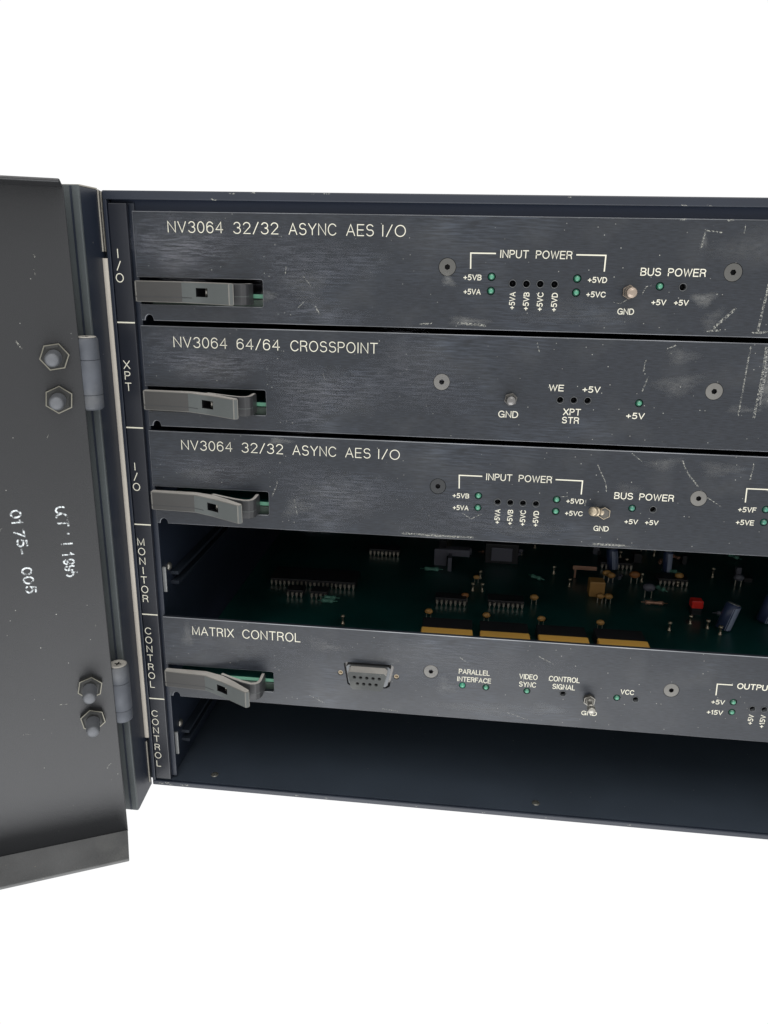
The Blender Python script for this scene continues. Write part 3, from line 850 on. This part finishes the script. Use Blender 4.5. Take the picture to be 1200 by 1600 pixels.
smears_and_glare(c1, [(188, -14.5, 9, 4, 10, .25), (188, -5, 6, 3, 0, .2), (210, -22, 6, 1.5, 0, .25), (217, -14, 2, 10, 0, .5), (25, -14, 14, 6, 0, .12), (65, -20, 16, 8, 0, .08)])
chalk(c1, -1.0, -24)

# ---------- matrix control card
c4 = empty('matrix_control_card', (0, 0, -38.1 * 4), 'lowest card panel, grey black, lettered MATRIX CONTROL, with a nine-hole connector', 'circuit card', grp)
ML = [(121.5, -21.2, 'led_bright'), (130.75, -21.3, 'led'), (146.75, -21.55, 'led'), (181.3, -21.6, 'led'), (224.6, -19.8, 'led'), (224.7, -24.15, 'led')]
MH = [(160.7, -21.6), (188.4, -21.75), (231.95, -22.1), (236.3, -22.0)]
make_panel(c4, [(x, z) for x, z, k in ML], MH, [(108.85, -16.1), (201.2, -16.7)], True)
lamps(c4, ML); jacks(c4, MH)
screws(c4, [(108.85, -16.1, 'screw', 20), (201.2, -16.7, 'screw', 5)])
letter(c4, [('MATRIX', 12.1, 29.3, -7.2, 3.85), ('CONTROL', 32.8, 56.5, -7.2, 3.95)], 0.35)
letter(c4, [('PARALLEL', 119.8, 131.9, -16.1, 2.2), ('INTERFACE', 119.3, 132.6, -19.45, 2.15), ('VIDEO', 143.35, 150.4, -16.4, 2.25), ('SYNC', 143.5, 150.1, -19.8, 2.25),
            ('CONTROL', 154.75, 166.6, -16.4, 2.25), ('SIGNAL', 156.4, 165.1, -19.75, 2.25), ('VCC', 182.4, 187.5, -19.9, 2.1)], 0.29)
letter(c4, [('GND', 168.5, 174.5, -30.4, 1.95), ('+5V', 216.55, 221.5, -21.25, 2.0), ('+15V', 215.5, 221.5, -25.8, 2.0)], 0.31)
letter(c4, [('OUTPUT', 224.9, 238.2, -13.95, 2.45), ('POWER', 240.6, 253, -13.9, 2.45)], 0.38)
vletter(c4, [('+5V', 233.0, -29.0, -24.6, 1.95), ('+15V', 237.4, -30.1, -24.4, 1.95)], 0.29)
bracket(c4, [(217.8, -17.2), (217.6, -12.55), (223.1, -12.5)])
post(c4, 170.8, -23.1, MT['steel'], (-0.02, 0.0), 9.0, 1.5, 5)
lever_parts(c4, 4)
scratches(c4, [([(90, -34.6), (96, -35.2)], .3), ([(150, -6), (156, -9)], .3), ([(60, -31), (66, -34)], .25), ([(140, -32), (148, -34.5)], .3), ([(120, -9), (123, -11)], .3)])
smears_and_glare(c4, [(115, -22, 5, 4, -40, .22), (66, -8, 9, 3, -10, .18), (155, -29, 8, 3, 0, .16), (10, -8, 3, 6, 0, .3), (91, -12.5, 9, 2, 0, .12), (130, -31, 20, 3, 0, .12), (30, -10, 20, 5, 0, .06)])
smears_and_glare(c0, [(18, -13, 22, 10.5, 0, .85), (60, -16, 26, 13, 0, .4), (14, -3, 18, 3, 0, .4), (58, -32, 30, 5, 0, .3)], 'glare')
smears_and_glare(c1, [(26, -13, 24, 8, 0, .75), (62, -22, 20, 14, 0, .5), (12, -4, 14, 4, 0, .4), (95, -16, 26, 16, 0, .3)], 'glare')
smears_and_glare(c2, [(26, -14, 22, 7, 0, .5), (70, -22, 26, 14, 0, .45), (120, -28, 30, 9, 0, .25)], 'glare')
smears_and_glare(c4, [(40, -12, 36, 10, 0, .2), (120, -12, 40, 10, 0, .2)], 'glare')
# nine-hole connector
SX = 83.95
fl = MB().prism([(SX - 12.5, -13.8), (SX + 12.5, -13.8), (SX + 12.5, -25.8), (SX - 12.5, -25.8)], 2.2, 3.0)
conn = part('socket_connector', fl, MT['gunmetal'], c4)
def trap(wt_, wb, z0, z1, r=0.9):
    return [(SX - wt_, z0 - r), (SX - wt_ + r, z0), (SX + wt_ - r, z0), (SX + wt_, z0 - r), (SX + wb, z1 + r), (SX + wb - r, z1), (SX - wb + r, z1), (SX - wb, z1 + r)]
sh = MB().prism(trap(8.9, 7.8, -15.4, -24.4), -0.4, 2.2)
shell = part('shell', sh, MT['ring'], conn)
bb = MB()
bm = bmesh.new()
vs = [bm.verts.new((x, -5.0, z)) for x, z in trap(7.7, 6.4, -15.9, -23.6)]
f = bm.faces.new(vs)
r = bmesh.ops.extrude_face_region(bm, geom=[f])
bmesh.ops.translate(bm, verts=[g for g in r['geom'] if isinstance(g, bmesh.types.BMVert)], vec=(0, 4.55, 0))
bmesh.ops.recalc_face_normals(bm, faces=bm.faces)
for ff in bm.faces:
    ff.material_index = 1 if ff.normal.z > 0.5 else 0
bb.add_bm(bm)
body = part('socket_body', bb, [MT['dusty_face'], MT['dusty']], conn)
cut = MB()
pts9 = [(SX - 4.95 + 2.47 * i, -18.3) for i in range(5)] + [(SX - 3.7 + 2.47 * i, -21.05) for i in range(4)]
for x, z in pts9:
    cut.lathe([(0.72, 2), (0.72, 6)], 14, (x, 0, z))
boolean_cut(body, cut.mesh('cut', MT['void']))
for x, z in pts9:
    part('pin_hole', MB().lathe([(0.70, 2.05), (0.70, 4.0)], 12, (x, 0, z)), MT['void'], conn)
for x in (72.66, 95.2):
    part('jack_screw', MB().lathe([(1.0, -2), (1.0, -0.4), (0.75, -0.3), (0.5, -0.6), (0.45, -1.5), (0, -1.5)], 18, (x, 0, -19.6)), MT['brass'], conn)

# ---------- circuit board of the matrix card, seen through the empty slot above
bd = board(c4)
ZB = -26.5
def comp(name, mb, m, label=None):
    return part(name, mb, m, bd, None, None, label)
for x0, x1 in ((102.3, 125.6), (128.9, 151.2), (155.0, 177.2), (181.2, 203.2)):
    comp('amber_module', MB().box(x0, x1, 34, 48.6, ZB, ZB + 6.0, 0, bev=0.6).box(x0 + .1, x1 - .1, 48.7, 60, ZB, ZB + 5.3, 1, bev=0.2), [MT['amber'], MT['chip']])
def cap(x, y, s=1.0, m='tan'):
    mb = MB().lathe([(0.2, -1.3), (1.2, -1.2), (1.85, -0.6), (2.0, 0), (1.85, 0.6), (1.2, 1.2), (0.2, 1.3)], 16, (0, 0, 0))
    mb.v = [(x + a * s, y + b * s, ZB + 3.6 * s + c * s * .68) for a, b, c in mb.v]
    mb.box(x - 1.2 * s, x - 0.9 * s, y - .15, y + .15, ZB, ZB + 3.0 * s, 1).box(x + 0.9 * s, x + 1.2 * s, y - .15, y + .15, ZB, ZB + 3.0 * s, 1)
    comp('disc_capacitor', mb, [MT[m], MT['pin']])
for x in (104.6, 132.4, 158.6, 186.2):
    cap(x, 70)
cap(122.0, 92, 1.0, 'orange'); cap(157, 94, 1.1, 'tan'); cap(217.5, 112, 1.6, 'grey_comp'); cap(128, 118, 0.9, 'tan')
def dip(x0, n, y, d, pitch=2.31, h=3.6):
    x1 = x0 + pitch * (n - 1)
    o = comp('chip', MB().box(x0 - 1, x1 + 1, y + 1.0, y + 1.0 + d, ZB + 1.0, ZB + h, bev=0.2), MT['chip'])
    p = MB()
    for i in range(n):
        x = x0 + pitch * i
        p.box(x - .55, x + .55, y - .1, y + .12, ZB + .8, ZB + 2.6).box(x - .25, x + .25, y - .1, y + .12, ZB, ZB + .8).box(x - .55, x + .55, y + .12, y + 1.0, ZB + 2.4, ZB + 2.6)
    comp('chip_pins', p, MT['pin'])
dip(19.5, 20, 98, 17); dip(31.5, 4, 84, 7); dip(44, 4, 84, 7); dip(108, 7, 86, 7); dip(134.5, 8, 87, 8); dip(66, 8, 150, 8); dip(200, 8, 150, 8); dip(228, 7, 130, 8)
def resistor(x, y, ln, m, dx=1.0, dy=0.0, r=1.15):
    ax = Vector((dx, dy, 0)).normalized()
    mb = MB().lathe([(0.25, -2.2), (0.25, 0), (r, 0.2), (r, ln * .25), (r * .8, ln * .3), (r * .8, ln * .7), (r, ln * .75), (r, ln - .2), (0.25, ln), (0.25, ln + 2.2)], 12, (x, y, ZB + 1.6), ax)
    comp('resistor', mb, MT[m])
resistor(50, 79, 6, 'green_res'); resistor(50.5, 83, 6, 'green_res'); resistor(99, 130, 8, 'green_res'); resistor(214, 102, 9, 'copperbar'); resistor(247, 94, 6, 'grey_comp')
comp('bus_bar', MB().box(181, 194, 133, 134.2, ZB + 5, ZB + 7.2, bev=.2).box(182, 183, 133.2, 134, ZB, ZB + 5), MT['copperbar'])
comp('relay', MB().box(186.5, 194.5, 108, 115, ZB, ZB + 8.5, bev=.5), MT['tan'])
cap(191, 101, 1.1, 'tan'); cap(195.2, 101, 1.1, 'tan')
comp('red_switch', MB().box(234.2, 239.8, 93, 98, ZB + 3.6, ZB + 7.6, bev=.4).box(234.6, 239.4, 93.5, 97.5, ZB, ZB + 3.6, 1), [MT['red'], MT['chip']])
def can(x, y, r_, h, lean):
    ax = Vector((lean, 0.15, 1)).normalized()
    o = comp('can_capacitor', MB().lathe([(r_, 0), (r_, h - .5), (r_ * .85, h), (0, h)], 22, (x, y, ZB + .3), ax), MT['blue_can'])
    mb = MB()
    e = Vector((0.45, -0.9, 0)); sd = Vector((0.9, 0.45, 0))
    b = []
    for t in (0.6, h - 0.9):
        for a in (-38, -19, 0, 19, 38):
            v = Vector((x, y, ZB + .3)) + ax * t + (e * math.cos(math.radians(a)) + sd * math.sin(math.radians(a))).normalized() * (r_ + .06)
            mb.v.append(tuple(v))
    for i in range(4):
        mb.face([i, i + 1, 6 + i, 5 + i])
    comp('can_stripe', mb, MT['can_label'])
    comp('can_top', MB().lathe([(r_ * .84, h + .02), (r_ * .8, h + .25), (0, h + .25)], 20, (x, y, ZB + .3), ax), MT['tab'])
can(245.5, 79, 3.6, 13, 0.32); can(268, 90, 3.6, 13, 0.3); can(206, 150, 3.2, 12, -0.1); can(236, 150, 2.6, 12, 0.0)
def terminal(x, y, h=5):
    comp('terminal_post', MB().lathe([(.9, 0), (.9, .8), (.5, 1), (.5, h - 1.4), (1.0, h - 1.2), (1.0, h - .2), (.5, h), (0, h)], 12, (x, y, ZB), (0, 0, 1)), MT['brass'])
for x, y in ((64.4, 57), (219, 73), (238, 78), (231, 82), (242, 72), (126, 106), (131, 106), (178, 120)):
    terminal(x, y)
comp('transformer', MB().box(133, 152, 148, 164, ZB, ZB + 12, bev=.4).box(136.5, 148.5, 147, 148, ZB + 2, ZB + 10, 1, bev=.3), [MT['chip'], MT['grey_comp']])
comp('heat_sink', MB().box(104, 111, 140, 142, ZB, ZB + 10).box(111, 124, 140, 146, ZB + 6, ZB + 10, 0, bev=.3).box(112, 114, 132, 140, ZB, ZB + 8), MT['grey_comp'])
rnd = random.Random(11)
for i in range(44):
    x = rnd.choice([rnd.uniform(85, 180), rnd.uniform(195, 290), rnd.uniform(200, 280)]); y = rnd.uniform(122, 215)
    t = rnd.random()
    if t < .3:
        resistor(x, y, rnd.uniform(4, 7), rnd.choice(['green_res', 'grey_comp', 'copperbar']), rnd.choice([1, 0.2]), rnd.uniform(-.6, .6))
    elif t < .55:
        cap(x, y, rnd.uniform(.8, 1.5), rnd.choice(['orange', 'tan', 'grey_comp']))
    elif t < .8:
        terminal(x, y, rnd.uniform(3, 7))
    else:
        w = rnd.uniform(2, 5)
        comp('small_component', MB().box(x, x + w, y, y + w, ZB, ZB + rnd.uniform(2, 6), bev=.2), MT[rnd.choice(['grey_comp', 'chip', 'grey_comp'])])
print('objects', len(bpy.data.objects))
